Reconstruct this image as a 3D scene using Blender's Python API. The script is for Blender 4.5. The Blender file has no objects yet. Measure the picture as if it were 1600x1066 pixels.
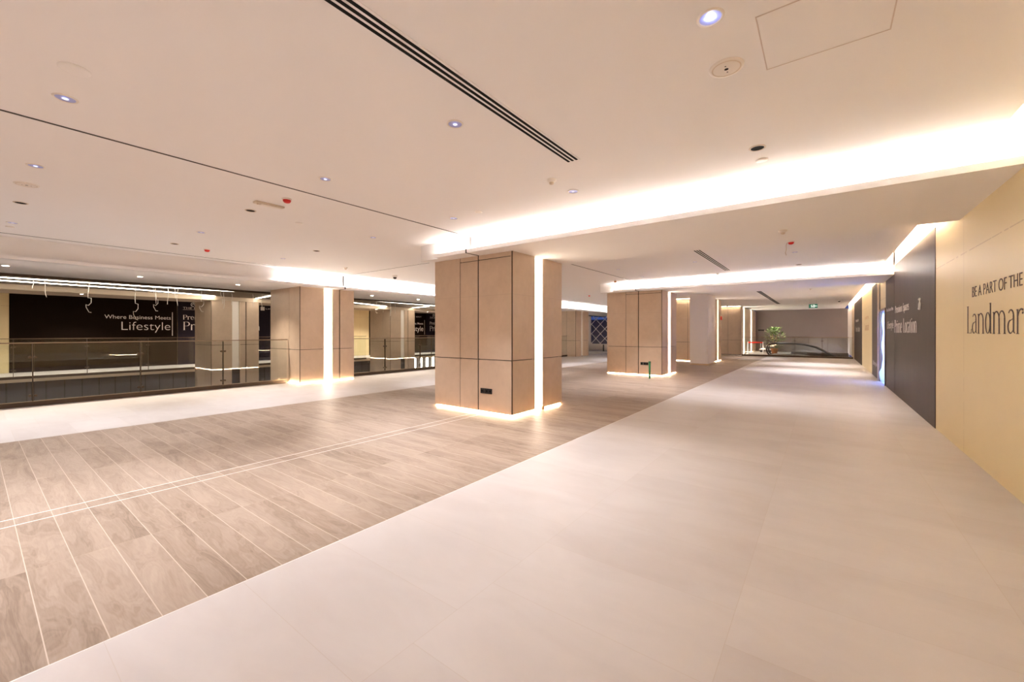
import bpy, bmesh, math, random
from mathutils import Vector, Matrix

# ------------------------------------------------------------------ camera, world, exposure
SC = bpy.context.scene
COL = SC.collection
EYE = 1.4
cam_d = bpy.data.cameras.new('camera')
cam = bpy.data.objects.new('camera', cam_d)
COL.objects.link(cam)
cam.location = (0, 0, EYE)
cam.rotation_euler = (math.radians(90), 0, math.radians(37.133))
cam_d.sensor_width = 36
cam_d.lens = 643.33 / 1600 * 36
cam_d.shift_y = -(533 - 519.67) / 1600
cam_d.clip_start = 0.05
cam_d.clip_end = 200
SC.camera = cam

world = bpy.data.worlds.new('world')
SC.world = world
world.use_nodes = True
world.node_tree.nodes['Background'].inputs[0].default_value = (.15, .27, .95, 1)
world.node_tree.nodes['Background'].inputs[1].default_value = 0.016

vs = SC.view_settings
vs.view_transform = 'Standard'
vs.look = 'None'
vs.gamma = 1
vs.use_curve_mapping = False
vs.exposure = 4.18
cy = SC.cycles
cy.max_bounces = 10
cy.diffuse_bounces = 7
cy.glossy_bounces = 4
cy.transparent_max_bounces = 40
cy.sample_clamp_indirect = 6
cy.caustics_reflective = False
cy.caustics_refractive = False
cy.use_denoising = True

E_COVE = 2.8        # beam coves
E_SIDE = 3.0        # cove over the railing
E_WALL = 9.0        # slot above the boarded wall
E_PLINTH = 6.0
E_COLUMN = .5
E_DOWN = .07
WARM = (1.0, .965, .925)
COOL = (.72, .78, 1.0)

# ------------------------------------------------------------------ node helper and materials
class N:
    def __init__(s, name):
        s.m = bpy.data.materials.new(name)
        s.m.use_nodes = True
        s.t = s.m.node_tree
        s.b = s.t.nodes['Principled BSDF']
        s.out = s.t.nodes['Material Output']
    def node(s, k, **kw):
        n = s.t.nodes.new(k)
        for a, v in kw.items():
            setattr(n, a, v)
        return n
    def link(s, a, b):
        s.t.links.new(a, b)
    def put(s, sock, v):
        if isinstance(v, bpy.types.NodeSocket):
            s.link(v, sock)
        else:
            sock.default_value = v
    def math(s, op, a, b=0.0, c=0.0):
        n = s.node('ShaderNodeMath', operation=op)
        s.put(n.inputs[0], a); s.put(n.inputs[1], b); s.put(n.inputs[2], c)
        return n.outputs[0]
    def pos(s):
        g = s.node('ShaderNodeNewGeometry')
        x = s.node('ShaderNodeSeparateXYZ')
        s.link(g.outputs['Position'], x.inputs[0])
        return x.outputs
    def obj(s):
        g = s.node('ShaderNodeTexCoord')
        x = s.node('ShaderNodeSeparateXYZ')
        s.link(g.outputs['Object'], x.inputs[0])
        return x.outputs
    def vec(s, x, y, z=0.0):
        n = s.node('ShaderNodeCombineXYZ')
        s.put(n.inputs[0], x); s.put(n.inputs[1], y); s.put(n.inputs[2], z)
        return n.outputs[0]
    def noise(s, v, scale, detail=4, rough=.55, dist=0):
        n = s.node('ShaderNodeTexNoise')
        if v is not None:
            s.link(v, n.inputs['Vector'])
        n.inputs['Scale'].default_value = scale
        n.inputs['Detail'].default_value = detail
        n.inputs['Roughness'].default_value = rough
        n.inputs['Distortion'].default_value = dist
        return n.outputs['Fac']
    def mix(s, f, a, b):
        n = s.node('ShaderNodeMix', data_type='RGBA')
        s.put(n.inputs[0], f)
        for k, c in ((6, a), (7, b)):
            s.put(n.inputs[k], c if isinstance(c, bpy.types.NodeSocket) else (*c, 1))
        return n.outputs[2]
    def ramp(s, f, pts):
        n = s.node('ShaderNodeValToRGB')
        s.link(f, n.inputs[0])
        e = n.color_ramp.elements
        while len(e) < len(pts):
            e.new(.5)
        for q, (p, c) in zip(e, pts):
            q.position = p; q.color = (*c, 1)
        return n.outputs[0]
    def bump(s, h, strength=.1, dist=.01):
        n = s.node('ShaderNodeBump')
        n.inputs['Strength'].default_value = strength
        n.inputs['Distance'].default_value = dist
        s.link(h, n.inputs['Height'])
        s.link(n.outputs[0], s.b.inputs['Normal'])

def plain(name, col, rough=.5, metal=0.0, var=.04, scale=3.0):
    n = N(name)
    p = n.pos()
    f = n.noise(n.vec(p[0], p[1], p[2]), scale)
    a = tuple(c * (1 - var) for c in col); b = tuple(min(1, c * (1 + var)) for c in col)
    n.link(n.mix(f, a, b), n.b.inputs['Base Color'])
    n.b.inputs['Roughness'].default_value = rough
    n.b.inputs['Metallic'].default_value = metal
    return n.m

def emit(name, col, strength, base=(.9, .85, .8)):
    n = N(name)
    n.b.inputs['Base Color'].default_value = (*base, 1)
    n.b.inputs['Emission Color'].default_value = (*col, 1)
    n.b.inputs['Emission Strength'].default_value = strength
    return n.m

def line_mask(n, c, x0, p, w):
    """1 on a joint of half width w at x0 + k*p"""
    f = n.math('FRACT', n.math('DIVIDE', n.math('SUBTRACT', c, x0 - p / 2), p))
    d = n.math('MULTIPLY', n.math('ABSOLUTE', n.math('SUBTRACT', f, .5)), p)
    return n.math('LESS_THAN', d, w)

def mat_stone():
    n = N('pale_stone_tile'); p = n.pos()
    ix = n.math('FLOOR', n.math('DIVIDE', n.math('ADD', p[0], 2.595), 1.12))
    par = n.math('MULTIPLY', n.math('MODULO', n.math('ABSOLUTE', ix), 2.0), .28)
    ys = n.math('ADD', p[1], par)
    iy = n.math('FLOOR', n.math('DIVIDE', n.math('SUBTRACT', ys, 1.49), .56))
    wn = n.node('ShaderNodeTexWhiteNoise')
    n.link(n.vec(ix, iy), wn.inputs['Vector'])
    f = n.noise(n.vec(n.math('MULTIPLY', p[0], .55), n.math('MULTIPLY', p[1], 1.3)), 2.2, 6, .6, .6)
    f = n.math('ADD', n.math('MULTIPLY', f, .8), n.math('MULTIPLY', wn.outputs['Value'], .2))
    col = n.ramp(f, [(.25, (.535, .488, .465)), (.5, (.58, .54, .52)), (.78, (.625, .585, .565))])
    j = n.math('MAXIMUM', line_mask(n, p[0], -2.595, 1.12, .0014), line_mask(n, ys, 1.49, .56, .0014))
    col = n.mix(n.math('MULTIPLY', j, .45), col, (.48, .40, .33))
    n.link(col, n.b.inputs['Base Color'])
    r = n.noise(n.vec(p[0], p[1]), 5, 3)
    n.link(n.math('ADD', n.math('MULTIPLY', r, .18), .38), n.b.inputs['Roughness'])
    n.b.inputs['Specular IOR Level'].default_value = .3
    return n.m

def mat_wood():
    n = N('wood_plank_tile'); p = n.pos()
    ix = n.math('FLOOR', n.math('DIVIDE', n.math('ADD', p[0], 2.595), 1.125))
    iy = n.math('FLOOR', n.math('DIVIDE', n.math('SUBTRACT', p[1], .205), .187))
    wn = n.node('ShaderNodeTexWhiteNoise')
    n.link(n.vec(ix, iy), wn.inputs['Vector'])
    sh = n.math('MULTIPLY', wn.outputs['Value'], 37.0)
    v = n.vec(n.math('ADD', n.math('MULTIPLY', p[0], 1.1), sh), n.math('ADD', n.math('MULTIPLY', p[1], 5.5), sh), sh)
    base = n.noise(v, 1.5, 3, .5, 1.1)
    rings = n.math('FRACT', n.math('MULTIPLY', base, 9.0))
    rings = n.math('ABSOLUTE', n.math('SUBTRACT', rings, .5))
    fine = n.noise(n.vec(n.math('MULTIPLY', p[0], 4), n.math('ADD', n.math('MULTIPLY', p[1], 60), sh)), 2.0, 4, .7)
    f = n.math('ADD', n.math('MULTIPLY', base, .60), n.math('ADD', n.math('MULTIPLY', rings, .22), n.math('MULTIPLY', fine, .28)))
    f = n.math('ADD', f, n.math('MULTIPLY', n.math('SUBTRACT', wn.outputs['Value'], .5), .20))
    col = n.ramp(f, [(.26, (.225, .163, .120)), (.42, (.315, .238, .18)), (.56, (.37, .288, .225)), (.78, (.43, .345, .275))])
    jy = line_mask(n, p[1], .205, .187, .0022)
    jx = line_mask(n, p[0], -2.595, 1.125, .0016)
    col = n.mix(n.math('MULTIPLY', jx, .6), col, (.50, .40, .30))
    col = n.mix(n.math('MULTIPLY', jy, .8), col, (.62, .53, .45))
    n.link(col, n.b.inputs['Base Color'])
    n.b.inputs['Roughness'].default_value = .45
    n.b.inputs['Specular IOR Level'].default_value = .3
    return n.m

def mat_panel():
    n = N('taupe_porcelain_cladding'); p = n.pos()
    f = n.noise(n.vec(p[0], p[1], p[2]), 1.6, 6, .6, .5)
    g = n.noise(n.vec(p[0], p[1], n.math('MULTIPLY', p[2], .8)), 11, 4)
    f = n.math('ADD', n.math('MULTIPLY', f, .7), n.math('MULTIPLY', g, .3))
    col = n.ramp(f, [(.3, (.61, .465, .345)), (.5, (.67, .52, .39)), (.7, (.72, .565, .43))])
    j = line_mask(n, p[2], 2.04, 40, .0015)
    col = n.mix(n.math('MULTIPLY', j, .4), col, (.25, .18, .13))
    n.link(col, n.b.inputs['Base Color'])
    n.b.inputs['Roughness'].default_value = .45
    n.b.inputs['Specular IOR Level'].default_value = .35
    return n.m

def mat_board(name, col, streak=.18, rough=.35, spec=.35):
    n = N(name); p = n.pos()
    v = n.vec(n.math('MULTIPLY', p[0], 4), n.math('MULTIPLY', p[1], 4), n.math('MULTIPLY', p[2], .35))
    f = n.noise(v, 2.2, 5, .65)
    a = tuple(c * (1 - streak) for c in col); b = tuple(c * (1 + streak) for c in col)
    j = line_mask(n, p[1], 9.15, 1.22, .003)
    n.b.inputs['Specular IOR Level'].default_value = spec
    n.link(n.mix(n.math('MULTIPLY', j, .35), n.mix(f, a, b), tuple(c * .5 for c in col)), n.b.inputs['Base Color'])
    n.b.inputs['Roughness'].default_value = rough
    return n.m

def mat_cream_wall():
    n = N('cream_painted_board'); p = n.pos()
    f = n.noise(n.vec(p[0], p[1], p[2]), 1.1, 4)
    col = n.mix(f, (.79, .66, .38), (.85, .72, .44))
    s = n.math('MAXIMUM', n.math('MULTIPLY', line_mask(n, p[2], 2.32, 40, .006), 1.0),
               n.math('MULTIPLY', line_mask(n, p[1], 7.0, 1.83, .006), 1.0))
    st = n.noise(n.vec(p[0], n.math('MULTIPLY', p[1], 3), n.math('MULTIPLY', p[2], 3)), 2.5, 3)
    s = n.math('MULTIPLY', s, n.math('GREATER_THAN', st, .42))
    col = n.mix(n.math('MULTIPLY', s, .55), col, (.52, .38, .20))
    n.link(col, n.b.inputs['Base Color'])
    n.b.inputs['Roughness'].default_value = .42
    return n.m

def mat_glass():
    n = N('clear_railing_glass')
    tr = n.node('ShaderNodeBsdfTransparent'); tr.inputs[0].default_value = (.93, .945, .935, 1)
    gl = n.node('ShaderNodeBsdfGlossy'); gl.inputs['Roughness'].default_value = 0.0
    gl.inputs['Color'].default_value = (1, 1, 1, 1)
    fr = n.node('ShaderNodeFresnel'); fr.inputs['IOR'].default_value = 1.45
    mx = n.node('ShaderNodeMixShader')
    gm = n.node('ShaderNodeNewGeometry')
    n.link(n.math('MULTIPLY', fr.outputs[0], n.math('MULTIPLY', n.math('SUBTRACT', 1.0, gm.outputs['Backfacing']), 1.6)), mx.inputs[0]); n.link(tr.outputs[0], mx.inputs[1]); n.link(gl.outputs[0], mx.inputs[2])
    n.link(mx.outputs[0], n.out.inputs['Surface'])
    return n.m

def mat_sheet():
    n = N('translucent_plastic_sheet'); p = n.pos()
    tl = n.node('ShaderNodeBsdfTranslucent'); tl.inputs[0].default_value = (.75, .8, .9, 1)
    mx = n.node('ShaderNodeMixShader'); mx.inputs[0].default_value = .6
    n.b.inputs['Base Color'].default_value = (.6, .66, .8, 1); n.b.inputs['Roughness'].default_value = .3
    n.link(n.b.outputs[0], mx.inputs[1]); n.link(tl.outputs[0], mx.inputs[2]); n.link(mx.outputs[0], n.out.inputs['Surface'])
    return n.m

def mat_leaf():
    return plain('plant_leaf', (.13, .20, .04), .5, var=.35, scale=12)

M = dict(
    stone=mat_stone(), wood=mat_wood(), panel=mat_panel(), cream=mat_cream_wall(), glass=mat_glass(), sheet=mat_sheet(), leaf=mat_leaf(),
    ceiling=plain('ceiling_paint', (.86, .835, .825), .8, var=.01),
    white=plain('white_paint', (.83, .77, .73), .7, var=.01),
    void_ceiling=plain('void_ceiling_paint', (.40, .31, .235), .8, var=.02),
    void_cream=plain('void_cream_paint', (.75, .62, .48), .7, var=.02),
    core=plain('dark_joint', (.035, .022, .014), .5),
    bronze=plain('dark_bronze', (.10, .066, .042), .35, .6),
    rail=plain('bronze_handrail', (.26, .19, .125), .32, .7), postm=plain('bronze_post', (.085, .058, .036), .38, .5),
    shoe=plain('bronze_channel', (.075, .048, .03), .45, .3),
    steel=plain('brushed_steel', (.55, .53, .50), .3, .9),
    black=plain('matt_black', (.002, .002, .002), 1.0),
    blackp=plain('black_plastic', (.014, .012, .012), .35),
    brown_board=mat_board('dark_brown_board', (.048, .027, .021), .5, .42, .2),
    black_board=mat_board('black_brown_board', (.009, .0035, .0015), .2, .6, .08),
    navy_board=mat_board('dark_navy_board', (.014, .009, .016), .12, .55, .12),
    lettering=plain('white_lettering', (.80, .77, .76), .6),
    lettering_dim=plain('worn_white_lettering', (.62, .57, .55), .6, var=.22, scale=14),
    dark_letter=plain('brown_lettering', (.085, .045, .035), .6, var=.1, scale=30),
    red=plain('red_plastic', (.70, .012, .008), .3),
    cladding=plain('dark_grey_cladding', (.075, .062, .054), .3, var=.12, scale=2),
    slab_edge=plain('pale_slab_edge', (.72, .60, .46), .5),
    backwall=plain('grey_taupe_stone_wall', (.25, .205, .195), .5, var=.10, scale=.9),
    green=plain('green_plastic', (.01, .20, .06), .4),
    orange=plain('terracotta', (.62, .24, .09), .6),
    tape=plain('tan_tape', (.62, .43, .25), .5),
    rubber=plain('black_rubber', (.012, .012, .013), .35),
    lower=plain('dark_lower_floor', (.10, .09, .085), .4, var=.2),
    aluminium=plain('white_aluminium', (.80, .76, .73), .4, .1),
    window=plain('dark_blue_facade', (.02, .028, .06), .5, .0, var=.6, scale=.8),
    blueroom=plain('pale_room_paint', (.65, .70, .80), .8),
    plastic=plain('white_plastic', (.80, .74, .68), .4),
    hatch=plain('hatch_frame_paint', (.66, .57, .52), .7), beige=plain('beige_plastic', (.66, .55, .44), .45),
    cove=emit('warm_cove_light', WARM, E_COVE), side=emit('warm_side_cove_light', WARM, E_SIDE),
    wallnear=emit('near_wall_slot_light', (1, .9, .74), 4.0), wallcove=emit('warm_wall_slot_light', (1, .82, .60), E_WALL), plinth=emit('warm_plinth_light', (1, .76, .50), E_PLINTH),
    toplight=emit('warm_top_light', (1, .8, .55), 2.0), slot=emit('warm_column_light', (1, .86, .70), E_COLUMN), dim=emit('dim_diffuser', (1, .80, .60), .006),
    lamp=emit('cool_lamp', COOL, E_DOWN), lampon=emit('bright_cool_lamp', COOL, 3.0), soft=emit('warm_spot_lamp', (1, .86, .66), 8.0),
    void_led=emit('void_ceiling_led', (1, .90, .74), 1.4), led_white=emit('cladding_led', (1, .92, .8), 2.5),
    reflector=plain('blue_silver_reflector', (.42, .46, .80), .5, .0, var=.15, scale=40),
    exitgreen=emit('exit_sign_green', (.05, .5, .28), .012, (.005, .05, .03)),
    exitwhite=emit('exit_sign_white', (.8, 1, .9), .05),
)

# ------------------------------------------------------------------ geometry helpers
def box(bm, x0, x1, y0, y1, z0, z1, mi=0):
    v = [bm.verts.new(p) for p in ((x0, y0, z0), (x1, y0, z0), (x1, y1, z0), (x0, y1, z0), (x0, y0, z1), (x1, y0, z1), (x1, y1, z1), (x0, y1, z1))]
    for f in ((0, 3, 2, 1), (4, 5, 6, 7), (0, 1, 5, 4), (1, 2, 6, 5), (2, 3, 7, 6), (3, 0, 4, 7)):
        bm.faces.new([v[i] for i in f]).material_index = mi

def lathe(bm, prof, n=32, c=(0, 0), mi=0, cap0=False, cap1=False):
    rings = []
    for r, z in prof:
        rings.append([bm.verts.new((c[0] + r * math.cos(2 * math.pi * k / n), c[1] + r * math.sin(2 * math.pi * k / n), z)) for k in range(n)])
    for a, b in zip(rings, rings[1:]):
        for k in range(n):
            f = bm.faces.new((a[k], a[(k + 1) % n], b[(k + 1) % n], b[k])); f.smooth = True; f.material_index = mi
    if cap0: bm.faces.new(list(reversed(rings[0]))).material_index = mi
    if cap1: bm.faces.new(rings[-1]).material_index = mi

def tube(bm, pts, r, n=10, mi=0):
    pts = [Vector(p) for p in pts]
    rings = []
    for i, p in enumerate(pts):
        d = (pts[min(i + 1, len(pts) - 1)] - pts[max(i - 1, 0)]).normalized()
        a = d.cross(Vector((0, 0, 1)))
        if a.length < .05: a = d.cross(Vector((0, 1, 0)))
        a.normalize(); b = d.cross(a)
        rr = r[i] if isinstance(r, (list, tuple)) else r
        rings.append([bm.verts.new(p + rr * (math.cos(2 * math.pi * k / n) * a + math.sin(2 * math.pi * k / n) * b)) for k in range(n)])
    for s, t in zip(rings, rings[1:]):
        for k in range(n):
            f = bm.faces.new((s[k], s[(k + 1) % n], t[(k + 1) % n], t[k])); f.smooth = True; f.material_index = mi
    bm.faces.new(list(reversed(rings[0]))); bm.faces.new(rings[-1])

def prism(bm, prof, axis, a0, a1, mi=0):
    """extrude a closed 2D outline along an axis"""
    def P(p, a):
        return {'x': (a, p[0], p[1]), 'y': (p[0], a, p[1]), 'z': (p[0], p[1], a)}[axis]
    A = [bm.verts.new(P(p, a0)) for p in prof]; B = [bm.verts.new(P(p, a1)) for p in prof]
    n = len(prof)
    for k in range(n):
        bm.faces.new((A[k], A[(k + 1) % n], B[(k + 1) % n], B[k])).material_index = mi
    bm.faces.new(A).material_index = mi; bm.faces.new(B).material_index = mi

def obj(name, bm, mats, parent=None, bevel=0):
    bmesh.ops.recalc_face_normals(bm, faces=bm.faces)
    me = bpy.data.meshes.new(name); bm.to_mesh(me); bm.free()
    for m in (mats if isinstance(mats, (list, tuple)) else [mats]): me.materials.append(m)
    o = bpy.data.objects.new(name, me); COL.objects.link(o)
    if parent is not None:
        o.parent = parent
    if bevel:
        b = o.modifiers.new('bevel', 'BEVEL'); b.width = bevel; b.segments = 2; b.limit_method = 'ANGLE'
    return o

def boxes(name, lst, mats, parent=None, bevel=0):
    bm = bmesh.new()
    off = parent_loc(parent)
    for q in lst:
        x0, x1, y0, y1, z0, z1 = q[:6]
        box(bm, x0 - off.x, x1 - off.x, y0 - off.y, y1 - off.y, z0 - off.z, z1 - off.z, q[6] if len(q) > 6 else 0)
    return obj(name, bm, mats, parent, bevel)

def parent_loc(p):
    v = Vector((0, 0, 0))
    while p is not None:
        v += p.location; p = p.parent
    return v

def tag(o, label, cat, group=None, kind=None):
    o['label'] = label; o['category'] = cat
    if group: o['group'] = group
    if kind: o['kind'] = kind
    return o

def thing(name, label, cat, loc=(0, 0, 0), group=None):
    o = bpy.data.objects.new(name, None); COL.objects.link(o); o.location = loc
    o.empty_display_size = .1
    return tag(o, label, cat, group)

def struct(o):
    o['kind'] = 'structure'
    return o

def copy_thing(root, loc, label):
    r = root.copy(); COL.objects.link(r); r.location = loc; r['label'] = label
    for ch in list(root.children):
        c = ch.copy(); COL.objects.link(c); c.parent = r
        for g in list(ch.children):
            d = g.copy(); COL.objects.link(d); d.parent = c
    return r

# ------------------------------------------------------------------ lettering
def place(o, wall, loc, parent):
    """wall 'E': on the right wall, read towards -y; 'W': on the far left wall, read towards +y"""
    if wall == 'E': mt = Matrix(((0, 0, -1, 0), (-1, 0, 0, 0), (0, 1, 0, 0), (0, 0, 0, 1)))
    else: mt = Matrix(((0, 0, 1, 0), (1, 0, 0, 0), (0, 1, 0, 0), (0, 0, 0, 1)))
    o.data.transform(mt)
    o.data.transform(Matrix.Translation(Vector(loc) - parent_loc(parent)))
    if parent is not None: o.parent = parent

def sans(name, text, width, height, mat, wall, loc, parent, weight=0.0):
    cu = bpy.data.curves.new(name, 'FONT'); cu.body = text; cu.size = 1; cu.extrude = .004; cu.offset = weight
    tmp = bpy.data.objects.new('tmp', cu); COL.objects.link(tmp)
    dg = bpy.context.evaluated_depsgraph_get()
    me = bpy.data.meshes.new_from_object(tmp.evaluated_get(dg)); me.name = name
    bpy.data.objects.remove(tmp); bpy.data.curves.remove(cu)
    xs = [v.co.x for v in me.vertices]; ref = .729
    sx = width / (max(xs) - min(xs)); sy = height / ref; x0 = min(xs)
    for v in me.vertices:
        v.co.x = (v.co.x - x0) * sx; v.co.y *= sy; v.co.z *= .4
    me.materials.clear(); me.materials.append(mat)
    o = bpy.data.objects.new(name, me); COL.objects.link(o)
    place(o, wall, loc, parent)
    return o

# high-contrast serif letters drawn as strokes; cap height 1, x-height .7
TH, TN = .085, .022
def arc(cx, cy, rx, ry, a0, a1, w0, w1, wm=None, n=12):
    P = []
    for k in range(n + 1):
        t = k / n; a = math.radians(a0 + (a1 - a0) * t)
        w = w0 + (w1 - w0) * t if wm is None else (w0 + (wm - w0) * math.sin(math.pi * t))
        P.append((cx + rx * math.cos(a), cy + ry * math.sin(a), w))
    return P
def stem(x, y0, y1, w=TH): return [(x, y0, w), (x, y1, w)]
def serif(x, y, l=.075): return [(x - l, y, TN, 'h'), (x + l, y, TN, 'h')]
def bowl(cx, cy, rx, ry, w=.08): return [arc(cx, cy, rx, ry, 90, 270, TN, TN, w), arc(cx, cy, rx, ry, -90, 90, TN, TN, w)]
GL = {
 'L': (.46, [stem(.1, 0, 1), serif(.1, 1), [(.03, .012, TN), (.42, .012, TN)], [(.42, 0, .02), (.43, .16, .03)]]),
 'P': (.56, [stem(.1, 0, 1), serif(.1, 0), [(.03, .988, TN), (.28, .988, TN)], arc(.28, .74, .22, .25, 90, -90, TN, TN, .09), [(.28, .49, TN), (.1, .49, TN)]]),
 'S': (.50, [arc(.25, .74, .17, .25, 60, 200, TN, .05, .07), [(.09, .66, .07), (.25, .51, .1), (.40, .36, .07)], arc(.24, .25, .17, .24, 20, -130, .06, TN, .07)]),
 'a': (.50, [arc(.24, .52, .15, .17, 150, 0, .03, .07), stem(.39, .06, .53), [(.39, .06, .05), (.47, .012, TN)], arc(.22, .2, .15, .19, 80, 290, TN, TN, .08), [(.24, .39, TN), (.39, .44, TN)], [(.27, .02, TN), (.39, .12, TN)]]),
 'n': (.62, [stem(.12, 0, .68), serif(.12, 0), [(.05, .67, TN), (.12, .68, TN)], arc(.3, .46, .19, .23, 165, 0, TN, .07), stem(.49, 0, .47), serif(.49, 0)]),
 'd': (.56, bowl(.24, .35, .17, .345) + [stem(.44, 0, 1), [(.37, .985, TN), (.44, .985, TN)], [(.44, .012, TN), (.52, .012, TN)]]),
 'm': (.98, [stem(.12, 0, .68), serif(.12, 0), [(.05, .67, TN), (.12, .68, TN)], arc(.3, .46, .18, .23, 165, 0, TN, .07), stem(.48, 0, .47), serif(.48, 0), arc(.66, .46, .18, .23, 165, 0, TN, .07), stem(.84, 0, .47), serif(.84, 0)]),
 'r': (.42, [stem(.12, 0, .68), serif(.12, 0), [(.05, .67, TN), (.12, .68, TN)], arc(.32, .44, .17, .24, 165, 60, TN, .07), [(.38, .6, .07), (.40, .55, .07)]]),
 'k': (.58, [stem(.12, 0, 1), serif(.12, 0), [(.05, .985, TN), (.12, .985, TN)], [(.14, .3, TN), (.45, .68, TN)], [(.24, .42, .06), (.48, .0, .085)], serif(.5, 0, .06), serif(.45, .685, .06)]),
 'e': (.50, [arc(.25, .35, .18, .345, 0, 180, .06, .075, .05), arc(.25, .35, .18, .345, 180, 320, .075, TN), [(.08, .38, TN), (.43, .38, TN)]]),
 'i': (.26, [stem(.13, 0, .68), serif(.13, 0), [(.06, .67, TN), (.13, .68, TN)], [(.13, .84, .09), (.13, .93, .09)]]),
 'u': (.60, [stem(.12, .22, .69), arc(.28, .22, .16, .21, 180, 340, .07, TN), stem(.46, 0, .69), [(.05, .68, TN), (.12, .68, TN)], [(.46, .012, TN), (.54, .012, TN)]]),
 'p': (.58, [stem(.12, -.3, .68), serif(.12, -.3), [(.05, .67, TN), (.12, .68, TN)]] + bowl(.32, .35, .17, .345)),
 'c': (.46, [arc(.25, .35, .17, .345, 45, 180, .07, .075, .05), arc(.25, .35, .17, .345, 180, 315, .075, TN)]),
 's': (.42, [arc(.21, .52, .12, .17, 50, 190, TN, .05, .06), [(.1, .46, .06), (.21, .36, .08), (.32, .26, .06)], arc(.2, .18, .13, .17, 15, -130, .05, TN, .06)]),
 'o': (.52, bowl(.26, .35, .19, .345)),
 't': (.34, [stem(.15, .1, .86, .07), [(.05, .68, TN), (.29, .68, TN)], arc(.24, .1, .09, .09, 180, 300, .06, TN)]),
 ' ': (.42, []),
}
def serif_text(name, text, width, cap, mat, wall, loc, parent, bold=1.0):
    bm = bmesh.new(); total = sum(GL[c][0] for c in text); sx = width / total; x = 0
    for ch in text:
        adv, strokes = GL[ch]
        for st in strokes:
            L = []
            for i, p in enumerate(st):
                a = st[max(i - 1, 0)]; b = st[min(i + 1, len(st) - 1)]
                dx, dy = b[0] - a[0], b[1] - a[1]; l = math.hypot(dx, dy) or 1
                nx, ny = -dy / l, dx / l; w = p[2] / 2 * bold
                L.append(((p[0] + nx * w, p[1] + ny * w), (p[0] - nx * w, p[1] - ny * w)))
            for (a0, a1), (b0, b1) in zip(L, L[1:]):
                q = [a0, a1, b1, b0]
                lo = [bm.verts.new(((x + u) * sx, v * cap, 0)) for u, v in q]
                hi = [bm.verts.new(((x + u) * sx, v * cap, .002)) for u, v in q]
                bm.faces.new(hi); bm.faces.new(list(reversed(lo)))
                for k in range(4): bm.faces.new((lo[k], lo[(k + 1) % 4], hi[(k + 1) % 4], hi[k]))
        x += adv
    o = obj(name, bm, mat)
    place(o, wall, loc, parent)
    return o

# ------------------------------------------------------------------ the setting
CZ = 3.04
# floors
struct(boxes('floor', [(-2.595, 1.30, -8, 28.2, -.3, 0, 0), (-8.28, -2.595, -8, 28.2, -.3, 0, 1), (-11.97, -8.28, -8, 28.2, -.3, 0, 0),
                       (-22.4, -11.97, 28.2, 30.2, -.3, 0, 0), (-11.97, -1.8, 28.2, 36, -.3, 0, 0), (-1.8, 1.30, 33.6, 36, -.3, 0, 0),
                       (-22.4, -20.2, -8, 28.2, -.3, 0, 0)], [M['stone'], M['wood']]))
struct(boxes('floor', [(-22.6, 1.5, -8.2, 36.2, -4.6, -4.5, 0)], M['lower']))
struct(boxes('wall_lower', [(-22.7, -22.55, -8.2, 36.2, -4.5, -.3), (1.45, 1.6, -8.2, 36.2, -4.5, -.3), (-22.55, 1.45, -8.3, -8.15, -4.5, -.3), (-22.55, 1.45, 36.15, 36.3, -4.5, -.3)], M['lower']))
# main ceiling with the light slot along the boarded wall
struct(boxes('ceiling', [(-11.1, 1.14, -8, 36, CZ, CZ + .06), (.80, 1.34, -8, 36, 3.38, 3.44), (.76, .80, -8, 36, CZ + .06, 3.44)], M['ceiling']))
# beams
for k, y in enumerate((5.2, 13.08)):
    struct(boxes('ceiling', [(-6.1, 1.30, y, y + 2.0, 2.75, CZ), (-5.62, 1.30, y - .11, y, 2.75, 2.765), (-5.62, 1.30, y - .11, y - .09, 2.765, 2.815),
                             (1.14, 1.30, y, y + 2.0, CZ, 3.38)], M['ceiling']))
    l = boxes('cove_light', [(-5.60, 1.28, y - .07, y - .035, 2.766, 2.776)], M['cove'])
    tag(l, ['hidden warm strip light in the cove of the nearest ceiling beam', 'hidden warm strip light in the cove of the farther ceiling beam'][k], 'strip light')
# beam level bulkhead above the side railing
struct(boxes('ceiling', [(-11.15, -11.1, -8, 36, 2.65, CZ), (-13.70, -11.1, -8, 30.2, 2.65, 2.70), (-11.1, -11.0, -8, 36, 2.65, 2.66), (-11.02, -11.0, -8, 36, 2.66, 2.71)], M['ceiling']))
struct(boxes('trim_1', [(-13.76, -13.70, -8, 30.2, 2.595, 2.72)], M['shoe']))
tag(boxes('cove_light', [(-11.08, -11.045, 4.75, 29.5, 2.662, 2.672)], M['side']), 'hidden warm strip light in the cove above the glass railing', 'strip light')
# void ceiling and far bulkhead
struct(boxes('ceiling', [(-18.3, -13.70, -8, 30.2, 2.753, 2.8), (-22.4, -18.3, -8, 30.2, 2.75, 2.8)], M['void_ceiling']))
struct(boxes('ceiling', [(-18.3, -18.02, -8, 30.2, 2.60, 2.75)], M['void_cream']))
tag(boxes('cove_light', [(1.02, 1.045, -7.5, 5.1, CZ + .061, CZ + .071)], M['wallnear']), 'hidden warm strip light in the ceiling slot above the Landmark lettering', 'strip light')
tag(boxes('cove_light', [(1.02, 1.06, 7.3, 13.0, CZ + .061, CZ + .071), (1.02, 1.06, 15.2, 35, CZ + .061, CZ + .071)], M['wallcove']),
    'hidden warm strip light in the ceiling slot above the dark brown boarding', 'strip light')
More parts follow.
